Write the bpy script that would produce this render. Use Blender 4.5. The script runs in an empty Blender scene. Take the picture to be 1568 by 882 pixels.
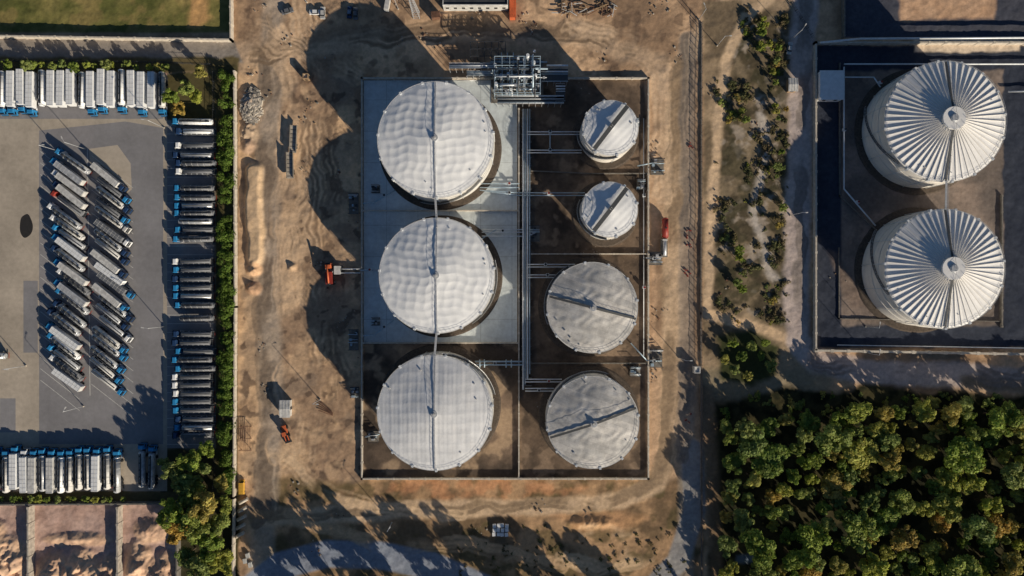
import bpy, math, random
import numpy as np
from mathutils import Vector
random.seed(7)
scene=bpy.context.scene
S=0.25; H=261.3; CX,CY=784.0,441.0
# image pixel coordinates (1 unit = 0.25 m), origin top-left corner of the image
def P(x,y,h=0.0):
    k=1.0-h/H
    return ((x-CX)*S*k,(CY-y)*S*k)
ELEV=19.3; AZ=(0.66,-0.76)

# ------------------------------------------------------------ light / camera
w=bpy.data.worlds.new("World"); scene.world=w; w.use_nodes=True
nt=w.node_tree; bg=nt.nodes['Background']
sky=nt.nodes.new('ShaderNodeTexSky'); sky.sky_type='NISHITA'; sky.sun_disc=False
sky.sun_elevation=math.radians(ELEV); sky.sun_rotation=math.atan2(AZ[0],AZ[1]); sky.ozone_density=4.0; sky.dust_density=0.3
nt.links.new(sky.outputs[0],bg.inputs[0]); bg.inputs[1].default_value=0.05
sd=bpy.data.lights.new('sun','SUN'); sd.energy=5.0; sd.angle=math.radians(0.5); sd.color=(1.0,0.87,0.68)
so=bpy.data.objects.new('sun',sd); scene.collection.objects.link(so)
e=math.radians(ELEV); n=math.hypot(*AZ)
tosun=Vector((AZ[0]/n*math.cos(e),AZ[1]/n*math.cos(e),math.sin(e)))
so.rotation_euler=tosun.to_track_quat('Z','Y').to_euler(); so.location=(60,-80,60)
cd=bpy.data.cameras.new('camera'); cam=bpy.data.objects.new('camera',cd); scene.collection.objects.link(cam)
cam.location=(0,0,H); cam.rotation_euler=(0,0,0); cd.lens=24; cd.sensor_width=36; cd.clip_end=20000; cd.clip_start=1
scene.camera=cam
scene.view_settings.view_transform='Standard'; scene.view_settings.look='None'; scene.view_settings.exposure=0

# ------------------------------------------------------------ colour helper
EE=np.array([0.565,0.52,0.46])
def L(r,g,b):
    c=np.array([r,g,b])/255.0
    c=np.where(c<=0.04045,c/12.92,((c+0.055)/1.055)**2.4)/EE
    m=c.max()
    if m>0.78: c=c*0.78/m
    return np.clip(c,0.004,0.82)

# ------------------------------------------------------------ materials
MATS={}
def M(name,col,rough=0.7,metal=0.0,var=0.18,scale=1.0,bump=0.0,spec=0.3):
    if name in MATS: return MATS[name]
    m=bpy.data.materials.new(name); m.use_nodes=True; t=m.node_tree; b=t.nodes['Principled BSDF']
    col=[float(c) for c in col]
    tc=t.nodes.new('ShaderNodeTexCoord'); no=t.nodes.new('ShaderNodeTexNoise'); no.inputs['Scale'].default_value=scale
    no.inputs['Detail'].default_value=6; t.links.new(tc.outputs['Object'],no.inputs['Vector'])
    r=t.nodes.new('ShaderNodeValToRGB'); r.color_ramp.elements[0].position=0.3; r.color_ramp.elements[1].position=0.7
    r.color_ramp.elements[0].color=[c*(1-var) for c in col]+[1]; r.color_ramp.elements[1].color=[min(1,c*(1+var)) for c in col]+[1]
    t.links.new(no.outputs['Fac'],r.inputs['Fac']); t.links.new(r.outputs['Color'],b.inputs['Base Color'])
    b.inputs['Roughness'].default_value=rough; b.inputs['Metallic'].default_value=metal
    b.inputs['Specular IOR Level'].default_value=spec
    if bump>0:
        bp=t.nodes.new('ShaderNodeBump'); bp.inputs['Strength'].default_value=bump; bp.inputs['Distance'].default_value=0.2
        t.links.new(no.outputs['Fac'],bp.inputs['Height']); t.links.new(bp.outputs['Normal'],b.inputs['Normal'])
    MATS[name]=m; return m
steel=M('galvanised_steel',(0.55,0.57,0.60),0.4,0.3,0.15,2)
dsteel=M('dark_steel',(0.06,0.065,0.075),0.5,0.3,0.2,2)
grate=M('steel_grating',(0.11,0.115,0.12),0.7,0.2,0.2,4)
pipeM=M('pipe_paint_pale_blue',(0.42,0.54,0.64),0.4,0.2,0.15,1)
pipeW=M('pipe_paint_white',(0.72,0.76,0.80),0.4,0.1,0.12,1)
conc=M('concrete_wall',(0.56,0.51,0.44),0.9,0,0.2,0.8,0.1)
concD=M('concrete_dark',(0.20,0.185,0.165),0.9,0,0.25,0.8,0.1)
rubble=M('broken_concrete',(0.42,0.38,0.33),0.9,0,0.3,0.8,0.1)
rubber=M('rubber',(0.02,0.02,0.02),0.8)
glass=M('dark_glass',(0.02,0.025,0.03),0.1,0,0.1,1,0,0.6)
blue=M('paint_blue',(0.03,0.24,0.52),0.35,0,0.12,1,0,0.5)
navy=M('paint_navy',(0.02,0.05,0.13),0.35,0,0.12,1,0,0.5)
white=M('paint_white',(0.82,0.84,0.86),0.4,0,0.08,0.7,0,0.4)
offw=M('paint_offwhite_dirty',(0.58,0.58,0.57),0.5,0,0.25,0.8,0,0.3)
silver=M('tank_aluminium',(0.50,0.52,0.55),0.38,0.3,0.25,0.8)
greyt=M('tarpaulin_grey',(0.16,0.17,0.19),0.6,0,0.25,0.8)
red=M('paint_red',(0.30,0.045,0.035),0.45,0,0.15,1)
orange=M('paint_orange',(0.62,0.15,0.06),0.5,0,0.15,1)
yellow=M('paint_yellow',(0.66,0.38,0.06),0.5,0,0.15,1)
wood=M('timber',(0.33,0.23,0.14),0.8,0,0.3,2)
rust=M('rusty_steel',(0.20,0.11,0.075),0.8,0.1,0.3,1)
bark=M('bark',(0.10,0.075,0.05),0.9,0,0.3,3)
roofdark=M('roof_bitumen',(0.05,0.055,0.065),0.9,0,0.25,0.4)

# ------------------------------------------------------------ mesh builder
class MB:
    def __init__(s): s.v=[];s.f=[];s.m=[];s.sm=[];s.mats=[]
    def mi(s,m):
        if m not in s.mats: s.mats.append(m)
        return s.mats.index(m)
    def face(s,idx,m,sm=False): s.f.append(idx);s.m.append(m);s.sm.append(sm)
    def box(s,cx,cy,cz,sx,sy,sz,mat,rz=0,top=1.0):
        m=s.mi(mat);b=len(s.v);c,si=math.cos(rz),math.sin(rz)
        for z,k in((-1,1.0),(1,top)):
            for x,y in((-1,-1),(1,-1),(1,1),(-1,1)):
                X=x*sx/2*k;Y=y*sy/2*k
                s.v.append((cx+X*c-Y*si,cy+X*si+Y*c,cz+z*sz/2))
        for q in((3,2,1,0),(4,5,6,7),(0,1,5,4),(1,2,6,5),(2,3,7,6),(3,0,4,7)): s.face(tuple(b+i for i in q),m)
    def beam(s,p,q,wd,ht,mat):
        p=Vector(p);q=Vector(q);d=(q-p)
        if d.length<1e-6:return
        d.normalize();up=Vector((0,0,1))
        if abs(d.z)>0.98: up=Vector((1,0,0))
        a=d.cross(up).normalized();u=a.cross(d).normalized();m=s.mi(mat);b=len(s.v)
        for o in(p,q):
            for i,j in((-1,-1),(1,-1),(1,1),(-1,1)): s.v.append(tuple(o+a*(i*wd/2)+u*(j*ht/2)))
        for f in((3,2,1,0),(4,5,6,7),(0,1,5,4),(1,2,6,5),(2,3,7,6),(3,0,4,7)): s.face(tuple(b+i for i in f),m)
    def cyl(s,p,q,r,mat,n=8,r2=None,ry=1.0,caps=True):
        p=Vector(p);q=Vector(q);d=q-p
        if d.length<1e-6:return
        d.normalize();up=Vector((0,0,1))
        if abs(d.z)>0.98: up=Vector((1,0,0))
        a=d.cross(up).normalized();u=a.cross(d).normalized();m=s.mi(mat);b=len(s.v)
        if r2 is None:r2=r
        for o,rr in((p,r),(q,r2)):
            for i in range(n):
                t=2*math.pi*i/n; s.v.append(tuple(o+a*(rr*math.cos(t))+u*(rr*ry*math.sin(t))))
        for i in range(n):
            j=(i+1)%n; s.face((b+i,b+j,b+n+j,b+n+i),m,True)
        if caps:
            s.face(tuple(b+n-1-i for i in range(n)),m); s.face(tuple(b+n+i for i in range(n)),m)
    def path(s,pts,r,mat,n=6):
        for a,b in zip(pts[:-1],pts[1:]): s.cyl(a,b,r,mat,n)
    def mesh(s,name):
        me=bpy.data.meshes.new(name); me.from_pydata(s.v,[],s.f)
        for m in s.mats: me.materials.append(m)
        me.polygons.foreach_set('material_index',s.m); me.polygons.foreach_set('use_smooth',s.sm); me.update(); return me
    def obj(s,name,loc=(0,0,0),rz=0): return place(s.mesh(name),name,loc,rz)
def place(me,name,loc=(0,0,0),rz=0,sc=1.0):
    o=bpy.data.objects.new(name,me); o.location=loc; o.rotation_euler=(0,0,rz)
    o.scale=(sc,sc,sc) if not isinstance(sc,tuple) else sc
    scene.collection.objects.link(o); return o

# ------------------------------------------------------------ numpy noise
def vnoise(x,y,seed):
    g=np.random.RandomState(seed).rand(256,256)
    xi=np.floor(x).astype(int);yi=np.floor(y).astype(int);fx=x-xi;fy=y-yi
    fx=fx*fx*(3-2*fx);fy=fy*fy*(3-2*fy)
    a=g[xi%256,yi%256];b=g[(xi+1)%256,yi%256];c=g[xi%256,(yi+1)%256];d=g[(xi+1)%256,(yi+1)%256]
    return (a*(1-fx)+b*fx)*(1-fy)+(c*(1-fx)+d*fx)*fy
def fbm(x,y,sc,seed,o=4):
    t=0;am=0.5;tot=0
    for i in range(o):
        ca,sa=math.cos(i*1.1+.5),math.sin(i*1.1+.5)
        t=t+am*vnoise((x*ca-y*sa)/sc+37.3*i+500,(x*sa+y*ca)/sc+11.7*i+500,seed+i);tot+=am;am*=0.5;sc*=0.5
    return t/tot
def sst(a,b,x):
    t=np.clip((x-a)/(b-a),0,1);return t*t*(3-2*t)
def segd(X,Y,pts,closed=False):
    d=np.full(X.shape,1e9)
    q=list(pts)+([pts[0]] if closed else [])
    for (x0,y0),(x1,y1) in zip(q[:-1],q[1:]):
        dx,dy=x1-x0,y1-y0;t=np.clip(((X-x0)*dx+(Y-y0)*dy)/(dx*dx+dy*dy+1e-9),0,1)
        d=np.minimum(d,np.hypot(X-x0-t*dx,Y-y0-t*dy))
    return d
def inpoly(X,Y,pts):
    c=np.zeros(X.shape,bool);j=len(pts)-1
    for i in range(len(pts)):
        xi,yi=pts[i];xj,yj=pts[j]
        if yi!=yj: c^=((yi>Y)!=(yj>Y))&(X<(xj-xi)*(Y-yi)/(yj-yi)+xi)
        j=i
    return c

# ------------------------------------------------------------ ground sheet
def axis(lo,hi,st,far):
    core=np.arange(lo,hi+st/2,st); out=[];d=2.0;p=hi
    while p<far: p+=d;out.append(p);d*=1.5
    out=np.array(out)
    return np.concatenate([-(out-hi)[::-1]+lo,core,out])
xs=axis(-202,202,0.40,3500); ys=axis(-116,116,0.40,3500)
GX,GY=np.meshgrid(xs,ys,indexing='ij')
PX=GX/S+CX; PY=CY-GY/S
n1=fbm(PX,PY,60,1);n2=fbm(PX,PY,18,20);n3=fbm(PX,PY,6,40,3);n4=fbm(PX,PY,160,60)
WX=PX+(fbm(PX,PY,40,80)-.5)*26; WY=PY+(fbm(PX,PY,40,90)-.5)*26
wx=PX+(n2-.5)*8; wy=PY+(fbm(PX,PY,18,97)-.5)*8
C=np.zeros(GX.shape+(3,)); Z=np.zeros(GX.shape)
def blend(mask,col):
    global C
    col=np.asarray(col)
    if col.ndim==1: col=np.broadcast_to(col,C.shape)
    C=C*(1-mask[...,None])+col*mask[...,None]
def mix2(a,b,t): return a*(1-t[...,None])+b*t[...,None]
def polyM(pts,soft=3,warp=0):
    X,Y=((PX,PY),(wx,wy),(WX,WY))[warp]
    i=inpoly(X,Y,pts);d=segd(X,Y,pts,True);sdv=np.where(i,d,-d)
    return sst(-soft,soft,sdv)
def rect(x0,y0,x1,y1): return [(x0,y0),(x1,y0),(x1,y1),(x0,y1)]
def stroke(pts,wd,soft=3,warp=1):
    X,Y=((PX,PY),(wx,wy),(WX,WY))[warp]
    return 1-sst(wd/2-soft,wd/2+soft,segd(X,Y,pts))
# base dirt
C=mix2(L(130,103,78),L(168,136,104),sst(.35,.65,n1)); 
blend(sst(.55,.72,n2)*.45,L(104,82,62)); blend(sst(.5,.7,n4)*.4,L(138,114,90))
far=sst(0,60,np.maximum(np.abs(PX-784)-830,np.abs(PY-441)-480)); blend(far,mix2(L(70,72,42),L(110,96,66),sst(.4,.6,n4)))
# left dirt band
m=polyM(rect(366,0,556,760),4,0); blend(m,mix2(L(132,106,82),L(186,150,112),sst(.34,.64,n1)))
blend(m*sst(.52,.64,n2)*.5,L(112,88,68))
blend(m*sst(.50,.62,fbm(PX,PY,46,307,4))*.45,L(120,102,84))  # broad grey-brown patches: shadow streaks painted into the ground colour
blend(m*sst(.62,.69,fbm(PX,PY,14,300,3))*.7,L(74,59,48))
blend(m*sst(.58,.70,fbm(PX,PY,34,305,4))*.55,L(206,168,128))
# north yard
m=polyM([(366,-60),(1240,-60),(1200,60),(1070,122),(553,118),(366,90)],5,1); blend(m*.6,mix2(L(126,100,76),L(184,148,112),sst(.35,.68,n1)))
blend(m*sst(.56,.66,n2)*.4,L(108,86,66))
blend(m*sst(.62,.70,fbm(PX,PY,18,310,3))*.6,L(84,66,52))
# southern strip
m=polyM([(395,735),(1040,735),(1075,760),(1075,900),(395,900)],8,2)
blend(m,mix2(L(98,78,56),L(146,114,82),sst(.35,.62,fbm(PX,PY,35,320))))
blend(m*sst(.50,.64,fbm(PX,PY,26,330))*.65,L(70,62,38))
blend(polyM([(600,737),(800,737),(900,745),(860,762),(640,764),(590,755)],6,2)*.55*sst(.3,.6,n2),L(172,118,80))
blend(polyM([(840,790),(930,780),(990,790),(960,812),(880,815)],8,2)*.6,L(178,132,92))
# roads / tracks
blend(stroke([(420,-20),(416,100),(410,300),(412,500),(416,650),(408,760),(396,900)],34,7,1)*.75,mix2(L(134,118,100),L(164,144,122),n2))
blend(stroke([(300,80),(400,84),(520,70),(700,45),(900,55),(1010,95),(1035,160)],30,8,2)*.5,L(174,146,116))
blend(stroke([(398,790),(480,792),(620,780),(820,777),(950,767),(1006,742),(1024,690),(1030,500),(1030,300),(1032,170),(1050,90),(1100,20),(1130,-20)],26,5,1)*.92,mix2(L(162,134,104),L(198,166,130),n2))
blend(stroke([(1052,60),(1050,882)],24,4,0)*.6,L(132,118,102))
blend(stroke([(1060,690),(1064,780),(1038,860),(1000,900)],34,3,0)*.92,mix2(L(112,108,104),L(130,124,116),n2))
blend(stroke([(386,900),(430,866),(500,848),(580,850),(660,866),(740,900)],42,3,0)*.95,mix2(L(104,108,116),L(124,126,130),n2))
# east of wall
m=polyM([(1076,0),(1245,0),(1215,200),(1240,560),(1250,610),(1076,620)],3,1)
blend(m,mix2(L(100,84,64),L(136,114,88),sst(.4,.6,n1)))
m=polyM([(1132,10),(1206,20),(1208,500),(1140,480),(1098,470),(1098,300),(1115,120)],7,2)
blend(m,mix2(L(70,60,44),L(108,92,70),sst(.38,.62,fbm(PX,PY,22,350))))
blend(m*sst(.56,.68,fbm(PX,PY,16,360,4))*.7,L(146,130,112))
blend(m*sst(.48,.62,fbm(PX,PY,20,365,4))*.7,L(54,50,34))
blend(stroke([(1168,150),(1168,240),(1150,330),(1182,430)],14,6,2)*.7*sst(.35,.5,n2),L(170,156,140))
blend(stroke([(1082,470),(1092,300),(1100,180),(1112,90),(1140,30),(1200,-20)],15,4,1)*.92,L(182,152,118))
blend(stroke([(1082,482),(1140,497),(1215,520)],16,3,1)*.95,L(186,154,118))
blend(stroke([(1240,-40),(1228,60),(1226,200),(1222,350),(1218,450),(1222,520),(1250,556),(1350,572),(1460,574),(1640,590)],38,5,1),mix2(L(138,122,112),L(166,148,134),n2))
blend(stroke([(1080,585),(1150,590),(1260,580)],34,8,2)*.7,L(114,102,80))
# east compound
m=polyM(rect(1247,70,1640,532),1.5,0); blend(m,mix2(L(90,79,70),L(116,100,87),sst(.35,.65,n1)))
blend(m*sst(.5,.7,n2)*.4,L(76,69,63))
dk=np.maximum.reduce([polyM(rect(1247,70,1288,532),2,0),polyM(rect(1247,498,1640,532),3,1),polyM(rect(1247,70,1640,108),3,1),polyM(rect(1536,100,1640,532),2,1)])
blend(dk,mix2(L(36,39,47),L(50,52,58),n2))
blend(polyM([(1268,382),(1282,388),(1334,470),(1300,470)],5,1)*.7,L(100,84,72))
m=polyM(rect(1290,-60,1640,58),2,0); blend(m,mix2(L(52,53,60),L(68,66,68),n2)); blend(polyM([(1372,-60),(1530,-60),(1522,28),(1380,32)],4,1),mix2(L(146,112,84),L(178,142,110),n2))
blend(polyM(rect(1400,60,1562,80),2,1),L(176,156,132))  # sunlit strip between shadows, painted as paler ground
# forest floor
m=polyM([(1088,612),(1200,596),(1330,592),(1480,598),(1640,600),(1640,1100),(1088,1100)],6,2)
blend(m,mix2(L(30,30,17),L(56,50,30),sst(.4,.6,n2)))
blend(stroke([(1080,600),(1090,700),(1096,900)],22,6,1)*.8,L(108,86,64))
blend(polyM([(1098,515),(1150,503),(1192,530),(1190,575),(1150,590),(1105,580)],6,1),L(48,50,28))
blend(polyM([(1128,850),(1160,848),(1162,862),(1130,864)],4,1)*.8,L(90,100,110))
blend(stroke([(1480,585),(1640,600)],20,6,1)*.7,L(92,76,50))
# west: grass field, lane, lot
m=polyM(rect(-120,-120,352,50),2,0); blend(m,mix2(L(78,76,38),L(112,100,56),sst(.35,.65,n1))); blend(m*sst(.55,.7,n2)*.5,L(64,66,30))
blend(m*sst(.55,.7,fbm(PX,PY,30,370))*.4,L(128,104,64))
blend(polyM([(296,-20),(320,-20),(322,30),(306,44),(290,36)],6,2)*.9,L(160,120,76))
blend(polyM([(-120,56),(356,62),(372,96),(-120,88)],2,1),mix2(L(108,99,90),L(128,116,102),n2))
blend(polyM(rect(-120,88,366,112),3,1),mix2(L(72,62,38),L(98,84,56),n2))
blend(polyM(rect(-120,112,332,752),1.5,0),L(116,104,92))
blend(polyM(rect(250,112,332,184),3,1),L(70,62,38)); blend(polyM(rect(245,686,332,770),4,1),L(56,50,32))
blend(polyM(rect(330,100,364,900),2,0),mix2(L(54,50,30),L(76,67,42),n2))
blend(polyM(rect(-120,752,366,772),2,1),L(80,70,46))
blend(polyM(rect(-120,770,275,1000),1.5,0),mix2(L(140,112,98),L(170,140,122),n2))
blend(polyM([(275,770),(366,770),(366,900),(275,900)],3,1),L(48,44,28))
# tank farm floor
blend(polyM(rect(555,121,992,732),1,0),mix2(L(62,52,43),L(106,87,70),sst(.35,.65,n1)))
blend(polyM(rect(796,121,992,732),1,0)*.75,mix2(L(54,45,37),L(88,72,57),sst(.3,.65,n2)))
blend(polyM(rect(555,527,793,732),1,0)*sst(.52,.66,fbm(PX,PY,26,375))*.6,L(150,124,96))
blend(polyM(rect(796,121,992,732),1,0)*sst(.60,.70,fbm(PX,PY,22,378))*.5,L(128,106,84))
blend(polyM(rect(990,121,1006,732),3,1)*.6,L(160,128,98))
# tyre tracks
def tracks(pts,n,spread,col,a,seed):
    r=np.random.RandomState(seed)
    for k in range(n):
        o=r.uniform(-spread,spread);o2=r.uniform(-spread,spread)
        q=[(x+o*.8+r.uniform(-3,3),y+o2*.5) for x,y in pts]
        xsq=[p[0] for p in q];ysq=[p[1] for p in q]
        i0,i1=np.searchsorted(xs,[(min(xsq)-30-CX)*S,(max(xsq)+30-CX)*S]);j0,j1=np.searchsorted(ys,[(CY-max(ysq)-30)*S,(CY-min(ysq)+30)*S])
        X=WX[i0:i1,j0:j1];Y=WY[i0:i1,j0:j1];d=segd(X,Y,q)
        mk=(1-sst(1.0,3.0,np.abs(d-4)))*a*sst(.3,.6,n1[i0:i1,j0:j1])
        C[i0:i1,j0:j1]=C[i0:i1,j0:j1]*(1-mk[...,None])+np.asarray(col)*mk[...,None]
tracks([(418,-20),(414,200),(410,400),(414,650),(404,800)],10,16,L(104,88,72),.6,1)
tracks([(440,-20),(470,150),(450,330),(462,500),(450,700)],12,40,L(208,172,134),.55,2)
tracks([(480,130),(500,330),(490,500),(520,700)],9,34,L(108,86,66),.5,12)
tracks([(398,790),(620,780),(820,777),(950,767),(1010,740),(1024,690),(1030,300),(1040,100)],10,9,L(124,102,78),.6,3)
tracks([(380,80),(520,60),(700,40),(900,48),(1000,90)],12,28,L(106,86,66),.6,4)
tracks([(380,40),(520,110),(540,120)],6,26,L(200,166,130),.5,14)
tracks([(880,40),(980,60),(1010,110),(1010,300)],8,20,L(204,170,134),.45,15)
tracks([(860,850),(920,870),(980,850),(960,820),(900,815)],9,16,L(184,152,116),.55,5)
tracks([(1228,-10),(1226,200),(1218,450),(1250,556),(1568,576)],7,10,L(110,98,88),.5,6)
tracks([(1052,60),(1050,700)],6,8,L(100,88,76),.5,7)
tracks([(450,790),(560,830),(700,830),(850,860)],6,22,L(166,134,100),.5,8)
tracks([(430,700),(470,740),(560,775),(700,790)],7,12,L(202,168,130),.55,9)
C*= (0.89+0.22*n3)[...,None]
# relief
def mound(cx,cy,rx,ry,hh,seed,col=None,rough=.5):
    global Z
    d=np.hypot((wx-cx)/rx,(wy-cy)/ry); k=1-sst(.1,1.,d)
    Z=Z+k*hh*(1-rough+rough*2*fbm(PX,PY,7,seed,3))
    if col is not None: blend((1-sst(.7,1.05,d))*.85,mix2(np.asarray(col)*.8,np.asarray(col)*1.12,n3))
mound(386,158,18,26,2.2,400,L(146,128,110),1.0); mound(382,205,16,22,1.6,401,L(156,132,106),1.0)
dm=segd(wx,wy,[(390,262),(392,392)]); Z+=(1-sst(7,17,dm))*1.9*(.8+.4*fbm(PX,PY,30,410)); blend((1-sst(11,17,dm))*.85,mix2(L(160,132,100),L(188,156,120),n3))
mound(388,412,16,14,2,402,L(180,142,106)); mound(388,442,14,12,1.5,403,L(150,116,88))
mound(448,410,10,9,1.0,404); mound(905,800,50,14,1.2,405); mound(380,225,16,12,1.2,406,L(150,122,98))
baym=polyM(rect(-120,774,272,1000),1.5,0)
for k,(cx,cy,rx,ry,hh) in enumerate([(10,866,50,54,5),(-20,820,40,30,4),(85,884,34,44,4.6),(130,880,34,48,5.0),(168,884,26,40,4.0),(120,826,60,12,1.1),(215,866,26,44,3.6),(252,884,26,44,4.2),(232,812,34,22,2.0)]):
    inb=polyM(rect(*((-120,774,50,1000) if cx<50 else (56,774,184,1000) if cx<180 else (190,774,272,1000))),2,0)
    d=np.hypot((wx-cx)/rx,(wy-cy)/ry);kk=np.clip(1-d,0,1);Z+=inb*kk*hh*(.35+1.3*fbm(PX,PY,9,420+k,4)); blend(inb*sst(.02,.25,kk)*.85,mix2(L(186,146,112),L(220,182,146),n3))
blend(baym*sst(.50,.64,fbm(PX,PY,16,440))*.35,L(120,92,78))
dirt=1-np.maximum.reduce([polyM(rect(-120,60,335,772),3,0),polyM(rect(553,118,995,736),4,0),far])
Z+=dirt*(fbm(PX,PY,14,450,4)-.5)*.45+dirt*(fbm(PX,PY,60,460)-.5)*.5
nx,ny=GX.shape
co=np.stack([GX,GY,Z-0.02],-1).reshape(-1,3)
ii,jj=np.meshgrid(np.arange(nx-1),np.arange(ny-1),indexing='ij'); a=(ii*ny+jj).ravel()
fc=np.stack([a,a+ny,a+ny+1,a+1],-1).astype(np.int32)
me=bpy.data.meshes.new('ground'); me.vertices.add(len(co)); me.vertices.foreach_set('co',co.ravel().astype(np.float32))
me.loops.add(fc.size); me.loops.foreach_set('vertex_index',fc.ravel()); me.polygons.add(len(fc)); me.polygons.foreach_set('loop_start',np.arange(0,fc.size,4,dtype=np.int32))
me.update(calc_edges=True)
at=me.color_attributes.new('Col','FLOAT_COLOR','POINT')
at.data.foreach_set('color',np.concatenate([np.clip(C,0.003,.85),np.ones(C.shape[:2]+(1,))],-1).reshape(-1).astype(np.float32))
gm=bpy.data.materials.new('earth_and_roads'); gm.use_nodes=True; t=gm.node_tree; b=t.nodes['Principled BSDF']; b.inputs['Roughness'].default_value=.95; b.inputs['Specular IOR Level'].default_value=.15
an=t.nodes.new('ShaderNodeAttribute'); an.attribute_name='Col'
tc=t.nodes.new('ShaderNodeTexCoord'); no=t.nodes.new('ShaderNodeTexNoise'); no.inputs['Scale'].default_value=.7; no.inputs['Detail'].default_value=8; no.inputs['Roughness'].default_value=.65
t.links.new(tc.outputs['Object'],no.inputs['Vector'])
mr=t.nodes.new('ShaderNodeMapRange'); mr.inputs[1].default_value=.3; mr.inputs[2].default_value=.7; mr.inputs[3].default_value=.80; mr.inputs[4].default_value=1.20
t.links.new(no.outputs['Fac'],mr.inputs[0])
mx=t.nodes.new('ShaderNodeVectorMath'); mx.operation='SCALE'; t.links.new(an.outputs['Color'],mx.inputs[0]); t.links.new(mr.outputs[0],mx.inputs['Scale'])
t.links.new(mx.outputs[0],b.inputs['Base Color'])
bp=t.nodes.new('ShaderNodeBump'); bp.inputs['Strength'].default_value=.25; bp.inputs['Distance'].default_value=.3; t.links.new(no.outputs['Fac'],bp.inputs['Height']); t.links.new(bp.outputs['Normal'],b.inputs['Normal'])
me.materials.append(gm); me.polygons.foreach_set('use_smooth',np.ones(len(fc),bool)); place(me,'ground')

# ------------------------------------------------------------ flat sheets
def sheet(name,pts,z,mat):
    mb=MB();m=mb.mi(mat)
    for x,y in pts: X,Y=P(x,y); mb.v.append((X,Y,z))
    mb.face(tuple(range(len(pts)))[::-1],m); return mb.obj(name)
def slabmat(name,c1,c2,cell,stain,grout=.55,rot=0,msz=.12):
    m=bpy.data.materials.new(name); m.use_nodes=True; t=m.node_tree; b=t.nodes['Principled BSDF']; b.inputs['Roughness'].default_value=.9; b.inputs['Specular IOR Level'].default_value=.2
    tc=t.nodes.new('ShaderNodeTexCoord'); mp=t.nodes.new('ShaderNodeMapping'); mp.inputs['Rotation'].default_value[2]=rot; t.links.new(tc.outputs['Object'],mp.inputs[0])
    br=t.nodes.new('ShaderNodeTexBrick'); br.inputs['Scale'].default_value=1; br.inputs['Brick Width'].default_value=cell[0]; br.inputs['Row Height'].default_value=cell[1]; br.offset=0
    br.inputs['Mortar Size'].default_value=msz; br.inputs['Mortar Smooth'].default_value=.5
    br.inputs['Color1'].default_value=[*c1,1]; br.inputs['Color2'].default_value=[*c2,1]; br.inputs['Mortar'].default_value=[*(np.asarray(c1)*grout),1]
    t.links.new(mp.outputs[0],br.inputs[0])
    src=br.outputs[0]
    for k,(s_,st) in enumerate(((.05,stain),(.6,stain*.5))):
        no=t.nodes.new('ShaderNodeTexNoise'); no.inputs['Scale'].default_value=s_; no.inputs['Detail'].default_value=9; no.inputs['Roughness'].default_value=.65; t.links.new(tc.outputs['Object'],no.inputs[0])
        mr=t.nodes.new('ShaderNodeMapRange'); mr.inputs[1].default_value=.35; mr.inputs[2].default_value=.65; mr.inputs[3].default_value=1-st; mr.inputs[4].default_value=1+st*.5; t.links.new(no.outputs[0],mr.inputs[0])
        sc=t.nodes.new('ShaderNodeVectorMath'); sc.operation='SCALE'; t.links.new(src,sc.inputs[0]); t.links.new(mr.outputs[0],sc.inputs['Scale']); src=sc.outputs[0]
    t.links.new(src,b.inputs['Base Color'])
    return m
slab=slabmat('concrete_slabs',L(192,192,184),L(182,183,176),(12,12),.24,.7)
asph=slabmat('parking_asphalt',L(148,133,114),L(144,130,112),(60,200),.22,.9)
asphN=slabmat('fresh_asphalt',L(114,108,104),L(110,105,101),(40,70),.18,.9)
asphL=slabmat('light_asphalt',L(150,136,118),L(148,134,116),(40,70),.16,.9)
sheet('concrete_bund_floor',rect(557,123,792,524),.03,slab)
sheet('parking_lot',rect(-300,112,256,752),.0,asph)
sheet('parking_bays',rect(256,184,328,686),.004,asphN)
sheet('asphalt_patch',[(60,200),(192,186),(250,196),(250,680),(60,680)],.004,asphN)
sheet('asphalt_patch',[(136,228),(180,222),(200,250),(202,290),(190,300),(140,270)],.008,asphL)
sheet('asphalt_patch',[(36,430),(58,430),(58,540),(36,540)],.008,asphN)
sheet('asphalt_patch',rect(0,610,24,662),.008,asphN)
sheet('asphalt_patch',rect(-300,112,250,182),.004,asphN)
stain=M('oil_stain',(0.035,0.033,0.032),.6)
mb=MB();m=mb.mi(stain)
for i in range(40):
    t=2*math.pi*i/40;X,Y=P(40+10*math.cos(t)*(1+.06*math.sin(3*t+1)),346+18*math.sin(t)*(1+.05*math.sin(4*t))); mb.v.append((X,Y,.012))
mb.face(tuple(range(40))[::-1],m); mb.obj('oil_stain')
mb=MB(); pw=M('road_paint_white',(.7,.7,.66),.8)
for y in np.arange(232,592,17.5):
    for (x0,dx) in ((62,60),(140,64)):
        X0,Y0=P(x0,y+ (0 if x0<100 else 6)); X1,Y1=P(x0+dx,y+dx*.78+(0 if x0<100 else 6)); mb.beam((X0,Y0,.014),(X1,Y1,.014),.15,.006,pw)
a=P(134,228);b2=P(138,606); mb.beam((*a,.022),(*b2,.022),.2,.006,pw)
for y in np.arange(192,690,13.2):
    a=P(256,y);b2=P(328,y); mb.beam((*a,.014),(*b2,.014),.12,.006,pw)
mb.obj('parking_bay_markings')

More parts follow.
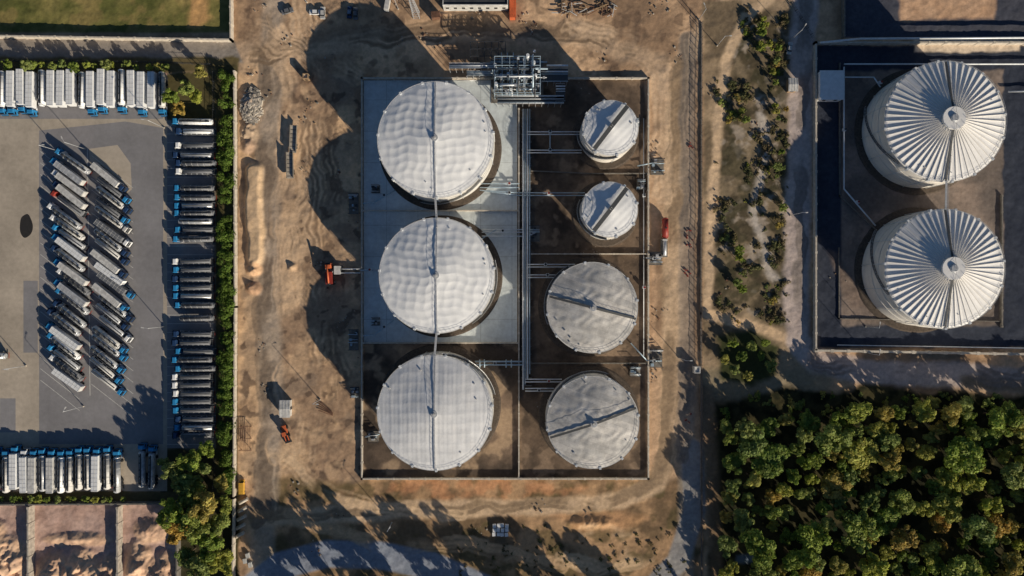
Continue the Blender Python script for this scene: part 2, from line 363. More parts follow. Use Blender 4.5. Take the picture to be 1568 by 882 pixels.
# ------------------------------------------------------------ walls & fences
def wall(name,pts,h,th,mat):
    mb=MB()
    for k,((x0,y0),(x1,y1)) in enumerate(zip(pts[:-1],pts[1:])):
        a=P(x0,y0);b=P(x1,y1); mb.beam((*a,h/2-.1),(*b,h/2-.1),th,h+.2+.004*k,mat)
        Ln=math.hypot(b[0]-a[0],b[1]-a[1]);nn=int(Ln/6)
        for i in range(nn+1):
            f=i/max(nn,1); mb.box(a[0]+(b[0]-a[0])*f,a[1]+(b[1]-a[1])*f,h/2,th*1.5,th*1.5,h+.12,mat)
    return mb.obj(name)
wall('bund_wall',[(555,121),(992,121),(992,732),(555,732),(555,121)],1.4,.5,conc)
wall('bund_wall',[(557,323),(792,323)],1.2,.4,conc)
wall('bund_wall',[(557,525),(792,525)],1.2,.4,conc)
wall('bund_wall',[(794.5,168),(794.5,730)],1.2,.45,conc)
wall('bund_wall',[(814,389),(990,389)],1.1,.4,conc)
wall('bund_wall',[(814,556),(990,556)],1.1,.4,concD)
wall('bund_wall',[(814,262),(905,266),(990,266)],.8,.35,concD)
wall('bund_wall',[(1246,534),(1246,68),(1640,68)],2.2,.6,conc)
wall('bund_wall',[(1246,536),(1640,543)],2.2,.8,conc)
wall('bund_wall',[(1285,98),(1285,300),(1340,352)],.8,.3,concD)
wall('bund_wall',[(1532,300),(1532,500)],1.0,.5,concD)
wall('bund_wall',[(1284,380),(1284,488),(1532,492)],.6,.3,concD)
wall('boundary_wall',[(-200,55),(357,64),(356,-60)],2.6,.5,conc)
wall('boundary_wall',[(362,112),(363,470),(361,760),(358,1000)],2.4,.45,conc)
wall('boundary_wall',[(1289,58),(1289,-60)],2.4,.4,concD)
wall('bay_wall',[(-120,770),(276,768),(276,1000)],3,.5,concD)
wall('bay_wall',[(52,774),(52,1000)],3.4,.6,rubble); wall('bay_wall',[(187,774),(187,1000)],3.4,.6,rubble)
def fence(name,pts,h,mat,sp=.7,th=.1,every=4):
    mb=MB()
    for (x0,y0),(x1,y1) in zip(pts[:-1],pts[1:]):
        a=P(x0,y0);b=P(x1,y1);Ln=math.hypot(b[0]-a[0],b[1]-a[1])
        for z in(.3,h*.5,h-.1): mb.beam((*a,z),(*b,z),.05,.08,mat)
        for i in range(int(Ln/sp)+1):
            f=i*sp/Ln; pp_=(i%every==0); mb.box(a[0]+(b[0]-a[0])*f,a[1]+(b[1]-a[1])*f,h/2,.16 if pp_ else th*.4,.16 if pp_ else th*.6,h+(.2 if pp_ else 0),mat)
    return mb.obj(name)
fb_=M('fence_brown',(.17,.14,.12),.8)
fence('perimeter_fence',[(1074,36),(1073,480),(1074,900)],2.4,fb_,.35,.1,8)
wall('fence_plinth',[(1074,36),(1073,480),(1074,900)],.5,.45,M('plinth_concrete',(.20,.18,.16),.9))
fence('perimeter_fence',[(329,112),(329,752)],2.2,dsteel,.9)
fence('perimeter_fence',[(-60,94),(252,97),(326,100)],2.2,dsteel,.9)
fence('perimeter_fence',[(1210,5),(1244,60)],2.0,dsteel,.9)

# ------------------------------------------------------------ storage tanks
def roofmat(name,base,dark,cell,rot,dirt,line=.72,off=.5):
    m=bpy.data.materials.new(name); m.use_nodes=True; t=m.node_tree; b=t.nodes['Principled BSDF']
    b.inputs['Roughness'].default_value=.42; b.inputs['Specular IOR Level'].default_value=.5
    tc=t.nodes.new('ShaderNodeTexCoord'); mp=t.nodes.new('ShaderNodeMapping'); mp.inputs['Rotation'].default_value[2]=rot; t.links.new(tc.outputs['Object'],mp.inputs[0])
    br=t.nodes.new('ShaderNodeTexBrick'); br.inputs['Scale'].default_value=1; br.inputs['Brick Width'].default_value=cell[0]; br.inputs['Row Height'].default_value=cell[1]; br.offset=off
    br.inputs['Mortar Size'].default_value=.06; br.inputs['Mortar Smooth'].default_value=.6
    br.inputs['Color1'].default_value=[*base,1]; br.inputs['Color2'].default_value=[*dark,1]; br.inputs['Mortar'].default_value=[*(np.asarray(base)*line),1]
    t.links.new(mp.outputs[0],br.inputs[0]); src=br.outputs[0]
    for s_,dd,lo,hi in((.22,dirt,.38,.62),(.06,dirt*.8,.4,.6),(1.3,dirt*.5,.35,.65)):
        no=t.nodes.new('ShaderNodeTexNoise'); no.inputs['Scale'].default_value=s_; no.inputs['Detail'].default_value=10; no.inputs['Roughness'].default_value=.7; t.links.new(tc.outputs['Object'],no.inputs[0])
        mr=t.nodes.new('ShaderNodeMapRange'); mr.inputs[1].default_value=lo; mr.inputs[2].default_value=hi; mr.inputs[3].default_value=1-dd; mr.inputs[4].default_value=1.02; t.links.new(no.outputs[0],mr.inputs[0])
        sc=t.nodes.new('ShaderNodeVectorMath'); sc.operation='SCALE'; t.links.new(src,sc.inputs[0]); t.links.new(mr.outputs[0],sc.inputs['Scale']); src=sc.outputs[0]
    t.links.new(src,b.inputs['Base Color'])
    bp=t.nodes.new('ShaderNodeBump'); bp.inputs['Strength'].default_value=.35; bp.inputs['Distance'].default_value=.15; t.links.new(no.outputs[0],bp.inputs['Height']); t.links.new(bp.outputs[0],b.inputs['Normal'])
    return m
RQ=roofmat('roof_sheet_quilted',(.91,.93,.95),(.88,.90,.93),(3.6,3.2),math.radians(2),.05,.93)
RP=roofmat('roof_sheet_panels',(.89,.90,.92),(.80,.82,.85),(7,1.6),math.radians(90),.10,.86)
RO=roofmat('roof_sheet_old',(.88,.85,.81),(.68,.67,.65),(8,2.2),math.radians(20),.28,.66)
RR=roofmat('roof_sheet_ribbed',(.92,.92,.92),(.90,.90,.90),(300,300),0,.07,1)
shell=M('tank_shell_paint',(.72,.71,.68),.5,0,.10,.3)
shellB=M('tank_shell_cream',(.82,.79,.74),.5,0,.06,.3)
foot=M('tank_foundation_gravel',(.10,.08,.065),.95,0,.3,1.5)
def tank(rx,ry,rp,h,rise,style,wdir,rm,sm,nm='oil_storage_tank'):
    cx,cy=P(rx,ry,h); R=rp*S*(1-h/H)
    mb=MB(); N=112
    mf=mb.mi(foot);b=len(mb.v)
    for rr,z in((R+2.8,0),(R+2.2,.35),(R+.05,.35)):
        for i in range(N): t=2*math.pi*i/N; mb.v.append((rr*math.cos(t),rr*math.sin(t),z))
    for k in range(2):
        for i in range(N): j=(i+1)%N; mb.face((b+k*N+i,b+k*N+j,b+(k+1)*N+j,b+(k+1)*N+i),mf)
    ms=mb.mi(sm);nc=7
    for k in range(nc):
        z0=h*k/nc;z1=h*(k+1)/nc;rr=R-.012*k;b=len(mb.v)
        for z in(z0,z1):
            for i in range(N): t=2*math.pi*i/N; mb.v.append((rr*math.cos(t),rr*math.sin(t),z))
        for i in range(N): j=(i+1)%N; mb.face((b+i,b+j,b+N+j,b+N+i),ms,True)
    for z in (h*.45,h*.72,h-.12):
        b=len(mb.v)
        for rr,zz in((R,z-.1),(R+.22,z-.1),(R+.22,z+.1),(R,z+.1)):
            for i in range(N): t=2*math.pi*i/N; mb.v.append((rr*math.cos(t),rr*math.sin(t),zz))
        for k in range(3):
            for i in range(N): j=(i+1)%N; mb.face((b+k*N+i,b+k*N+j,b+(k+1)*N+j,b+(k+1)*N+i),ms)
    nr=216
    ex={'rib':1.0,'cone':1.0,'quilt':1.2,'panel':1.2,'old':1.2}[style]
    mr_=mb.mi(rm);b=len(mb.v)
    ph=rx*.37+ry*.11
    def rz_(r,t):
        u=r/R
        z=h+rise*(1-u**ex)
        x,y=r*math.cos(t),r*math.sin(t); ed=min(1,(1-u)*8)
        if style=='quilt':
            X=x+.9*math.sin(y*.33+ph)+.35*math.sin(y*.9);Y=y+.8*math.sin(x*.29+ph*1.7)+.3*math.sin(x*.8+ph)
            z+=ed*(.085*(1-abs(math.sin(X*math.pi/3.4)))*1.0+.085*(1-abs(math.sin(Y*math.pi/3.0)))+.15*math.sin(x*.31+ph)*math.sin(y*.27+1.3*ph))
        if style=='panel': z+=ed*(.016*math.sin(x*2*math.pi/1.6)+.05*(1-abs(math.sin((x+.3*math.sin(y*.4))*math.pi/3.1)))+.05*(1-abs(math.sin((y+.4*math.sin(x*.3))*math.pi/3.6)))+.14*math.sin(x*.25+2)*math.sin(y*.22+1))
        if style=='cone': z+=ed*.04*math.sin(x*2)*math.sin(y*2)
        if style=='old': z+=.08*math.sin(x*.9+ph+math.sin(y*.7)*2)*math.sin(y*.8+math.sin(x*.5+ph)*2)*min(1,(1-u)*5)
        if style=='rib': z+=.22*u*abs(((t/(2*math.pi)*54)%1)-.5)*2*min(1,(1-u)*30+.3)
        return z
    KR=60
    for k in range(KR+1):
        r=max(R*k/KR,.01)
        for i in range(nr): t=2*math.pi*i/nr; mb.v.append((r*math.cos(t),r*math.sin(t),rz_(r,t)))
    for k in range(KR):
        for i in range(nr): j=(i+1)%nr; mb.face((b+k*nr+i,b+(k+1)*nr+i,b+(k+1)*nr+j,b+k*nr+j),mr_,style!='rib')
    base=lambda r: h+rise*(1-(r/R)**ex)
    if style=='rib':
        for i in range(54):
            t=2*math.pi*i/54; c,s_=math.cos(t),math.sin(t); r0=4.6 if i%2 else 2.6
            mb.beam((r0*c,r0*s_,base(r0)+.22),((R-.1)*c,(R-.1)*s_,h+.32),.16,.22,sm)
        mb.cyl((0,0,h+rise-.6),(0,0,h+rise+.35),4.0,rm,36); mb.cyl((0,0,h+rise+.3),(0,0,h+rise+1.0),1.6,steel,20,1.2)
        for i in range(12):
            t=2*math.pi*i/12; mb.box(4.1*math.cos(t),4.1*math.sin(t),h+rise+.5,.1,.1,1.1,steel,t)
    else:
        mb.cyl((0,0,h+rise-.2),(0,0,h+rise+.4),1.2 if R>15 else .8,steel,20); mb.cyl((0,0,h+rise+.4),(0,0,h+rise+.9),.5,offw,12)
    nrail=int(2*math.pi*R/1.6)
    for i in range(nrail):
        t=2*math.pi*i/nrail;t2=2*math.pi*(i+1)/nrail
        a=((R-.12)*math.cos(t),(R-.12)*math.sin(t));c=((R-.12)*math.cos(t2),(R-.12)*math.sin(t2))
        mb.box(a[0],a[1],h+.55,.07,.07,1.1,steel,t)
        for z in(.6,1.1): mb.beam((*a,h+z),(*c,h+z),.06,.06,steel)
    nd=max(8,int(R*.75))
    for i in range(nd):
        t=2*math.pi*(i+.3)/nd; mb.box((R+.15)*math.cos(t),(R+.15)*math.sin(t),h-.5,.9,.8,1.6,pipeW,t); mb.cyl(((R+.3)*math.cos(t),(R+.3)*math.sin(t),.4),((R+.3)*math.cos(t),(R+.3)*math.sin(t),h-1),.12,pipeW,6)
    r=random.Random(int(rx*7+ry))
    for i in range(5):
        t=r.uniform(0,6.28);q=R*r.uniform(.75,.94); mb.cyl((q*math.cos(t),q*math.sin(t),base(q)-.2),(q*math.cos(t),q*math.sin(t),base(q)+.4),r.uniform(.15,.35),r.choice([steel,offw,offw]),10)
    wd=math.atan2(-wdir[1],wdir[0]); c,s_=math.cos(wd),math.sin(wd); px,py=-s_,c
    lift={'quilt':.3,'panel':.3,'cone':.9,'old':.4,'rib':.45}[style]; ww={'cone':1.5,'rib':.7,'old':.8}.get(style,.5)
    gm_=grate if style in('cone','old','rib') else steel; rl=gm_
    qs=np.linspace(-R*.99,R*.99,21)
    for q0,q1 in zip(qs[:-1],qs[1:]):
        z0=base(abs(q0))+lift;z1=base(abs(q1))+lift
        mb.beam((q0*c,q0*s_,z0),(q1*c,q1*s_,z1),ww,.12,gm_)
        for sd_ in((-1,1) if style=='cone' else (1,)):
            o=sd_*ww/2; mb.beam((q0*c+px*o,q0*s_+py*o,z0+.95),(q1*c+px*o,q1*s_+py*o,z1+.95),.05,.05,rl)
            mb.box(q0*c+px*o,q0*s_+py*o,z0+.4,.06,.06,1.2,rl,wd)
    t0=math.atan2(-cy,-cx)-.2 ; ns=54;span=min(2.0,26/R)
    for i in range(ns):
        t=t0+span*(i/ns-.5);z=.3+(h-.3)*i/ns
        mb.box((R+.55)*math.cos(t),(R+.55)*math.sin(t),z,.95,.45,.08,grate,t)
        if i%3==0: mb.box((R+1.0)*math.cos(t),(R+1.0)*math.sin(t),z+.5,.07,.07,1.1,steel,t)
        t2=t0+span*((i+1)/ns-.5);z2=.3+(h-.3)*(i+1)/ns
        for dz in(-.1,1.0): mb.beam(((R+1.03)*math.cos(t),(R+1.03)*math.sin(t),z+dz),((R+1.03)*math.cos(t2),(R+1.03)*math.sin(t2),z2+dz),.07,.14 if dz<0 else .07,steel)
    for t in(t0+2.4,t0+2.7,t0-1.9): mb.cyl((R*math.cos(t),R*math.sin(t),1),((R+1.8)*math.cos(t),(R+1.8)*math.sin(t),1),.4,pipeM,10)
    mb.obj(nm,(cx,cy,0)); return (cx,cy,R)
HB=16.2
T=[tank(667,214,88.5,HB,3.2,'quilt',(0,1),RQ,shell),tank(669,422,88,HB,3.2,'quilt',(0,1),RQ,shell),tank(666,632,88,HB,3.0,'panel',(0,1),RP,shell)]
T4=tank(935,196,42,14.5,2.2,'cone',(.62,-.80),RQ,shellB)
T5=tank(934,321,42,14.5,2.2,'cone',(.62,-.80),RQ,shellB)
T6=tank(907,471,69,14.2,2.6,'old',(.97,.25),RO,shell)
T7=tank(908,647,70,14.2,2.6,'old',(.95,-.33),RO,shell)
R1=tank(1447,186,92,16.5,5.0,'rib',(.0,1),RR,shellB)
R2=tank(1446,411.5,91,16.5,5.0,'rib',(.0,1),RR,shellB)
mb=MB()
def bridge(x0,y0,x1,y1,z,wd=.6,m=steel):
    mb.beam((x0,y0,z),(x1,y1,z),wd,.15,steel)
    L_=math.hypot(x1-x0,y1-y0);px,py=-(y1-y0)/L_*wd/2,(x1-x0)/L_*wd/2
    for s_ in(-1,1):
        for zz in(.5,1.1): mb.beam((x0+px*s_,y0+py*s_,z+zz),(x1+px*s_,y1+py*s_,z+zz),.06,.06,m)
bridge(T[0][0],T[0][1]-T[0][2]+.2,T[1][0],T[1][1]+T[1][2]-.2,HB+.4)
bridge(T[1][0],T[1][1]-T[1][2]+.2,T[2][0],T[2][1]+T[2][2]-.2,HB+.4)
bridge(R1[0],R1[1]-R1[2]+.2,R2[0],R2[1]+R2[2]-.2,17.2)
mb.obj('tank_link_bridge')

# ------------------------------------------------------------ pipelines
mb=MB()
def pp(pts,r=.22,z=.9,m=pipeM,n=8):
    q=[(*P(x,y),z) for x,y in pts]; mb.path(q,r,m,n)
for i,dx in enumerate((801,804,807.5,811)):
    pp([(dx,168),(dx,596-8*i)],.36 if i%2==0 else .22,1.1+.1*(i%2),[pipeW,pipeM,pipeW,pipeM][i])
for y in np.arange(170,596,12):
    a=P(798,y);b2=P(814,y); mb.beam((*a,.6),(*b2,.6),.3,.9,concD)
for y in (203,207,231,235): pp([(806,y),(890,y)],.2,1.3,pipeW)
pp([(842,203),(842,231)],.2,1.3)
for y in (296,300): pp([(735,y-8 if y>296 else y-4),(795,y),(895,y)],.2,1.3,pipeM)
for y in (282,288): pp([(735,y),(795,y)],.18,1.2,pipeM)
for y in (352,356,362): pp([(738,y),(800,y)],.2,1.3,pipeW)
pp([(735,368),(760,352)],.2,1.3)
for y in (405,409,421,425): pp([(806,y),(850 if y>415 else 880,y)],.2,1.3,pipeW)
for y in (553,558): pp([(728,y),(800,y)],.3,1.3,pipeM)
for x in (735,742,775,783): pp([(x,550),(x,562)],.22,1.7,pipeM)
for y in (580,584,594,598): pp([(804,y),(860 if y<590 else 848,y)],.22,1.3,pipeW)
pp([(845,598),(862,612)],.2,1.3)
pp([(575,310),(606,292)],.25,1.1,pipeM); pp([(557,312),(576,310)],.25,1.1,pipeM)
pp([(575,512),(604,490)],.25,1.1,pipeM); pp([(557,514),(576,512)],.25,1.1,pipeM)
pp([(553,414),(582,414)],.3,1.3,pipeM); pp([(520,412),(553,412)],.3,1.3,steel); pp([(520,418),(553,418)],.22,1.3,pipeW)
pp([(560,668),(582,664)],.25,1.1,pipeM)
pp([(975,255),(1000,250)],.22,1.2); pp([(965,525),(990,552),(1012,552)],.22,1.2); pp([(985,182),(985,545)],.16,.7,steel); pp([(988,395),(1010,396)],.3,1.2,pipeW)
pp([(1290,100),(1568,100),(1640,101)],.3,1.4,pipeW); pp([(1290,104),(1290,290),(1338,346)],.3,1.2,pipeW); pp([(1290,120),(1335,120),(1345,135)],.25,1.4,pipeW)
pp([(1280,528),(1640,534)],.2,1.0,pipeW); pp([(1540,142),(1640,140)],.3,1.4,pipeW)
pp([(1250,70),(1310,64),(1640,62)],.4,3.2,pipeW)
for x in (600,650,700): pp([(x,124),(x+30,124)],.15,.7,steel)
for x,y in ((842,203),(842,231),(780,282),(780,296),(770,354),(840,297),(835,405),(838,421),(758,555),(840,582),(825,596),(590,300),(590,500),(568,413),(1290,200),(1310,310),(1345,128),(985,300),(985,440),(1000,552),(1000,396)):
    a=P(x,y); mb.box(a[0],a[1],1.3,1.1,1.1,1.1,pipeW); mb.cyl((a[0],a[1],1.8),(a[0],a[1],2.6),.1,dsteel,6); mb.cyl((a[0],a[1],2.5),(a[0],a[1],2.6),.45,red if (x+y)%3==0 else dsteel,12)
mb.obj('pipeline_network')
def skid(x,y,wx_,wy_,seed,accent=dsteel):
    mb=MB();r=random.Random(seed); mb.box(0,0,.15,wx_,wy_,.3,concD)
    for i in range(6):
        a=(r.uniform(-.4,.4)*wx_,r.uniform(-.4,.4)*wy_); mb.box(a[0],a[1],.3+.6,r.uniform(.5,1.2),r.uniform(.5,1.2),r.uniform(.9,1.8),r.choice([steel,dsteel,accent,pipeM]))
    for i in range(4):
        y0=r.uniform(-.45,.45)*wy_; mb.cyl((-wx_*.5,y0,1.4+.2*i),(wx_*.5,y0,1.4+.2*i),.13,r.choice([steel,pipeM,dsteel]),8)
    for sx in(-1,1):
        for sy in(-1,1): mb.box(sx*wx_*.48,sy*wy_*.48,1.3,.15,.15,2.6,dsteel)
    for sy in(-1,1): mb.beam((-wx_*.48,sy*wy_*.48,2.6),(wx_*.48,sy*wy_*.48,2.6),.12,.2,dsteel)
    mb.obj('pump_skid',(*P(x,y),0))
skid(542,312,3.6,8,1);skid(542,520,3.6,8,2);skid(544,600,3,4,3);skid(1006,256,5,6,4);skid(1003,396,5,5,5);skid(1004,548,5,7,6);skid(818,358,4,6,7);skid(572,668,4,4,8)
skid(972,568,4,4,9);skid(576,290,3,3,10);skid(576,492,3,3,11);skid(981,283,3,4,12);skid(972,188,3,3,13)

# ------------------------------------------------------------ pipe manifold
mb=MB();r=random.Random(5)
x0,y0=P(758,98);x1,y1=P(826,152)
mb.box((x0+x1)/2,(y0+y1)/2,.12,x1-x0+3,y0-y1+3,.24,concD)
zs=(3.2,6.0,8.6)
for x in np.linspace(x0,x1,7):
    for y in np.linspace(y1,y0,5):
        mb.box(x,y,4.4,.22,.22,8.8,pipeM)
for z in zs:
    for x in np.linspace(x0,x1,7): mb.beam((x,y1,z),(x,y0,z),.18,.26,pipeM)
    for y in np.linspace(y1,y0,5): mb.beam((x0,y,z+.14),(x1,y,z+.14),.18,.26,pipeM)
for i in range(22):
    y=r.uniform(y1,y0);z=r.uniform(1,9.6);a=r.uniform(x0-2,x0+9);b2=r.uniform(x1-9,x1+3); rr=r.choice([.14,.2,.3,.34])
    mb.cyl((a,y,z),(b2,y,z),rr,r.choice([pipeM,pipeW,pipeM,dsteel]),8); mb.cyl((a,y,.3),(a,y,z),rr,pipeM,8)
    mb.box(r.uniform(a,b2),y,z,.8,.8,.8,r.choice([pipeW,steel,dsteel]))
for i in range(18):
    x=r.uniform(x0,x1);z=r.uniform(1,9.9);a=r.uniform(y1-2,y1+6);b2=r.uniform(y0-6,y0+3); rr=r.choice([.14,.2,.3,.34])
    mb.cyl((x,a,z),(x,b2,z),rr,r.choice([pipeM,pipeW,dsteel]),8); mb.cyl((x,b2,.3),(x,b2,z),rr,pipeW,8)
    mb.box(x,r.uniform(a,b2),z,.8,.8,.8,r.choice([pipeW,steel,dsteel]))
for i in range(10):
    x,y=r.uniform(x0,x1),r.uniform(y1,y0); mb.cyl((x,y,.2),(x,y,r.uniform(7,11)),r.uniform(.4,.7),r.choice([pipeW,steel]),12)
for (px0,py0,px1,py1,z) in((762,152,862,164,4),(828,112,868,132,5),(690,104,757,112,5),(716,114,760,122,3.6),(850,134,864,160,4)):
    a=P(px0,py0);c=P(px1,py1); mb.box((a[0]+c[0])/2,(a[1]+c[1])/2,z,c[0]-a[0],a[1]-c[1],.12,grate)
    for X in np.arange(a[0],c[0]+.1,2.4):
        for Y in(a[1],c[1]): mb.box(X,Y,z/2+.5,.14,.14,z+1.1,steel)
    for Y in(a[1],c[1]):
        mb.beam((a[0],Y,z+1.1),(c[0],Y,z+1.1),.1,.1,steel)
    for k in range(4):
        Y=r.uniform(c[1],a[1]); mb.cyl((a[0],Y,z+.5+.1*k),(c[0],Y,z+.5+.1*k),r.choice([.15,.25]),r.choice([pipeW,pipeM]),8)
a=P(836,108);mb.cyl((a[0],a[1],6),(a[0]+8,a[1],6),.35,pipeW,8); mb.cyl((*P(700,108),5.7),(*P(760,108),5.7),.3,pipeW,8)
a=P(720,64,6);c=P(774,86,6)
for X in np.linspace(a[0],c[0],6):
    mb.beam((X,a[1],6),(X,c[1],6),.2,.3,dsteel)
    for Y in(a[1],c[1]): mb.box(X,Y,3,.2,.2,6,dsteel)
for Y in np.linspace(a[1],c[1],3): mb.beam((a[0],Y,6.1),(c[0],Y,6.1),.2,.3,dsteel)
Xs=np.linspace(a[0],c[0],6)
for i in range(5): mb.beam((Xs[i],a[1],6.2),(Xs[i+1],c[1],6.2),.12,.15,dsteel)
for k in range(3):
    X=P(768+k*9,0)[0]; mb.cyl((X,P(0,84)[1],2.5),(X,P(0,100)[1],2.5),.2,pipeM,8)
mb.obj('pipe_manifold')

# ------------------------------------------------------------ trucks
def wheelset(mb,x):
    for s_ in(-1,1): mb.cyl((x,s_*1.25,.5),(x,s_*.85,.5),.5,rubber,14)
def cab(mb,col,x=6.1):
    mb.box(x+1.0,0,1.0,2.1,2.4,.9,col); mb.box(x+.95,0,2.15,1.95,2.45,1.4,col,0,.97)
    mb.box(x+.7,0,3.1,1.4,2.3,.55,col,0,.82); mb.box(x+1.98,0,2.25,.08,2.1,.9,glass,0,.95)
    mb.box(x+1.75,0,2.9,.35,2.0,.12,glass)
    for s_ in(-1,1): mb.box(x+1.3,s_*1.24,2.2,.8,.04,.7,glass); mb.box(x+1.9,s_*1.45,2.2,.12,.35,.7,dsteel); mb.cyl((x-1.6,s_*.95,.75),(x-.3,s_*.95,.75),.33,steel,10)
    mb.box(x+2.1,0,.6,.25,2.4,.5,dsteel); mb.box(x-1.9,0,.85,5.4,.9,.3,dsteel); mb.cyl((x-.25,.9,1),(x-.25,.9,3.2),.09,steel,6)
    wheelset(mb,x+.9);wheelset(mb,x-2.6);mb.box(x-2.6,0,1.1,.9,2.3,.06,dsteel)
def trailer(mb,kind,col):
    if kind=='box':
        mb.box(-1.45,0,2.6,13.5,2.5,2.7,col,0,.985); mb.box(-1.45,0,3.97,13.1,.1,.05,offw)
        for X in np.linspace(-7.9,5.0,9): mb.box(X,0,3.98,.07,2.4,.05,offw)
        mb.box(-8.22,0,2.6,.06,2.3,2.5,offw)
    elif kind=='tank':
        mb.cyl((-7.9,0,2.35),(4.9,0,2.35),1.22,col,18,None,1.05); mb.cyl((4.9,0,2.35),(5.35,0,2.35),1.22,col,18,.8,1.05); mb.cyl((-7.9,0,2.35),(-8.25,0,2.35),1.22,col,18,.8,1.05)
        mb.box(-1.4,0,3.66,12.2,.55,.08,grate)
        for s_ in(-1,1): mb.beam((-7.4,s_*.42,3.9),(4.6,s_*.42,3.9),.06,.3,dsteel)
        for X in np.linspace(-6.6,3.8,5): mb.cyl((X,0,3.6),(X,0,3.95),.34,dsteel,10)
        for X in np.linspace(-6,3.4,5): mb.cyl((X-.05,0,2.35),(X+.05,0,2.35),1.27,offw,18,None,1.05)
    elif kind=='flat':
        mb.box(-1.45,0,1.35,13.4,2.45,.22,dsteel); 
        for s_ in(-1,1): mb.box(-1.45,s_*1.2,1.5,13.4,.08,.5,silver)
        mb.cyl((-7.4,0,2.35),(4.6,0,2.35),.95,col,14,None,.85); mb.box(-1.4,0,3.2,11.5,.4,.08,grate)
        for X in np.linspace(-7,4,6): mb.box(X,0,1.9,.2,2.3,.9,silver)
    mb.box(-1.4,0,1.08,13.2,1.0,.3,dsteel)
    for X in(-6.6,-5.3,-4.0): wheelset(mb,X)
    mb.box(-5.3,0,1.1,4.2,2.45,.06,dsteel); mb.box(-8.1,0,.6,.15,2.3,.2,red)
TR={}
def truckmesh(kind,tc_,cc):
    k=(kind,tc_.name,cc.name if cc else None)
    if k not in TR:
        mb=MB(); trailer(mb,kind,tc_)
        if cc: cab(mb,cc)
        else:
            for s_ in(-1,1): mb.box(3.2,s_*.7,.55,.2,.2,1.1,dsteel)
        TR[k]=mb.mesh({'box':'semi_truck','tank':'tanker_truck','flat':'tanker_truck'}[kind])
    return TR[k]
def truck(x,y,hx,hy,kind,tcol,ccol,h=3.,s=1.,jit=.02):
    nm={'box':'semi_truck','tank':'tanker_truck','flat':'tanker_truck'}[kind]
    if ccol is None: nm={'box':'box_trailer','tank':'tanker_trailer','flat':'tanker_trailer'}[kind]
    a=P(x,y,h); place(truckmesh(kind,tcol,ccol),nm,(a[0],a[1],.01),math.atan2(-hy,hx)+random.uniform(-jit,jit),s)
r=random.Random(3)
cabN=[1,1,1,1,0,0,0,0,0,1,1,0,1,0,1,0,1]
for i,x in enumerate([2,17,32,47,63,78,93,108,124,139,155,170,185,201,216,232,247]):
    truck(x+r.uniform(-.6,.6),141+r.uniform(-2,3),0,1,'box' if i%4 else 'tank',white if i!=16 else offw,(blue if cabN[i] else None))
truck(-14,141,0,1,'box',white,blue)
for i,x in enumerate([8,22,37,50,63,77,92,106,119,133,147,162,177]):
    truck(x+r.uniform(-.8,.8),719+r.uniform(-5,3),0,-1,r.choice(['tank','tank','box']),r.choice([offw,white,silver]),r.choice([blue,blue,blue,white]))
truck(-8,719,0,-1,'tank',silver,blue)
for x in(216,231): truck(x,713+(x-216)*.2,0,-1,'tank',silver,blue)
for y in [186,200,222,237,249,262,288,302,314,326,338,352,366,400,413,427,440,453,467,487,512,525,538,551,564,577,590,603,616,629,642,655,667]:
    truck(295+r.uniform(-3,3),y+r.uniform(-.6,.6),-1,0,r.choice(['flat','flat','tank','flat']),r.choice([greyt,greyt,silver,greyt,greyt] if y not in(186,200) else [white]),r.choice([blue,blue,blue,navy,white]) if y not in(338,487) else None,s=.94)
for i in range(21):
    y=247+i*16.6+r.uniform(-3,3); x=106-(6 if i>14 else 0)+r.uniform(-6,5)-(4 if 3<i<8 else 0)
    tc_=r.choice([silver,offw,offw,silver,white,greyt]); cc=r.choice([blue,blue,navy,white])
    k=r.choice(['tank','flat','tank','box'])
    if i==4: tc_,cc,k=greyt,red,'flat'
    if i in(16,20): tc_,k=white,'box'
    if i in(20,): cc=None
    truck(x,y,-.80,-.60,k,tc_,cc,s=.93,jit=.035)
for i in range(20):
    y=272+i*16.4+r.uniform(-3,3); x=168+(4 if 8<i<15 else 0)-(8 if i>16 else 0)+r.uniform(-5,5)
    tc_=r.choice([silver,offw,silver,offw,greyt]);cc=r.choice([blue,navy,white,blue,offw]);k=r.choice(['tank','flat','tank','box'])
    if i==9: tc_,k,cc=white,'box',None
    truck(x,y,.79,.61,k,tc_,cc,s=.93,jit=.035)
truck(-26,545,-1,0.0,'tank',silver,blue)

# ------------------------------------------------------------ cars, plant, yard items
def car(x,y,ang,col,nm='parked_car',L_=4.6,van=False):
    mb=MB(); mb.box(0,0,.65,L_,1.8,.6,col,0,.97)
    if van: mb.box(-.25,0,1.5,L_*.82,1.75,1.1,col,0,.94); mb.box(L_*.35,0,1.5,.5,1.6,.7,glass,0,.9)
    else: mb.box(-.15,0,1.2,L_*.52,1.6,.55,glass,0,.85); mb.box(-.15,0,1.49,L_*.36,1.3,.05,col)
    for sx in(-1,1):
        for sy in(-1,1): mb.cyl((sx*L_*.31,sy*.9,.33),(sx*L_*.31,sy*.65,.33),.33,rubber,12)
    mb.obj(nm,(*P(x,y),.02),ang)
car(484,20,0,white);car(495,21,math.pi/2,offw);car(536,20,1.5,navy);car(545,22,1.6,greyt);car(372,745,1.57,yellow,'delivery_van',5.6,True);car(441,18,.3,greyt)
car(594,8,1.4,offw,'delivery_van',5.4,True);car(1208,75,1.4,offw)
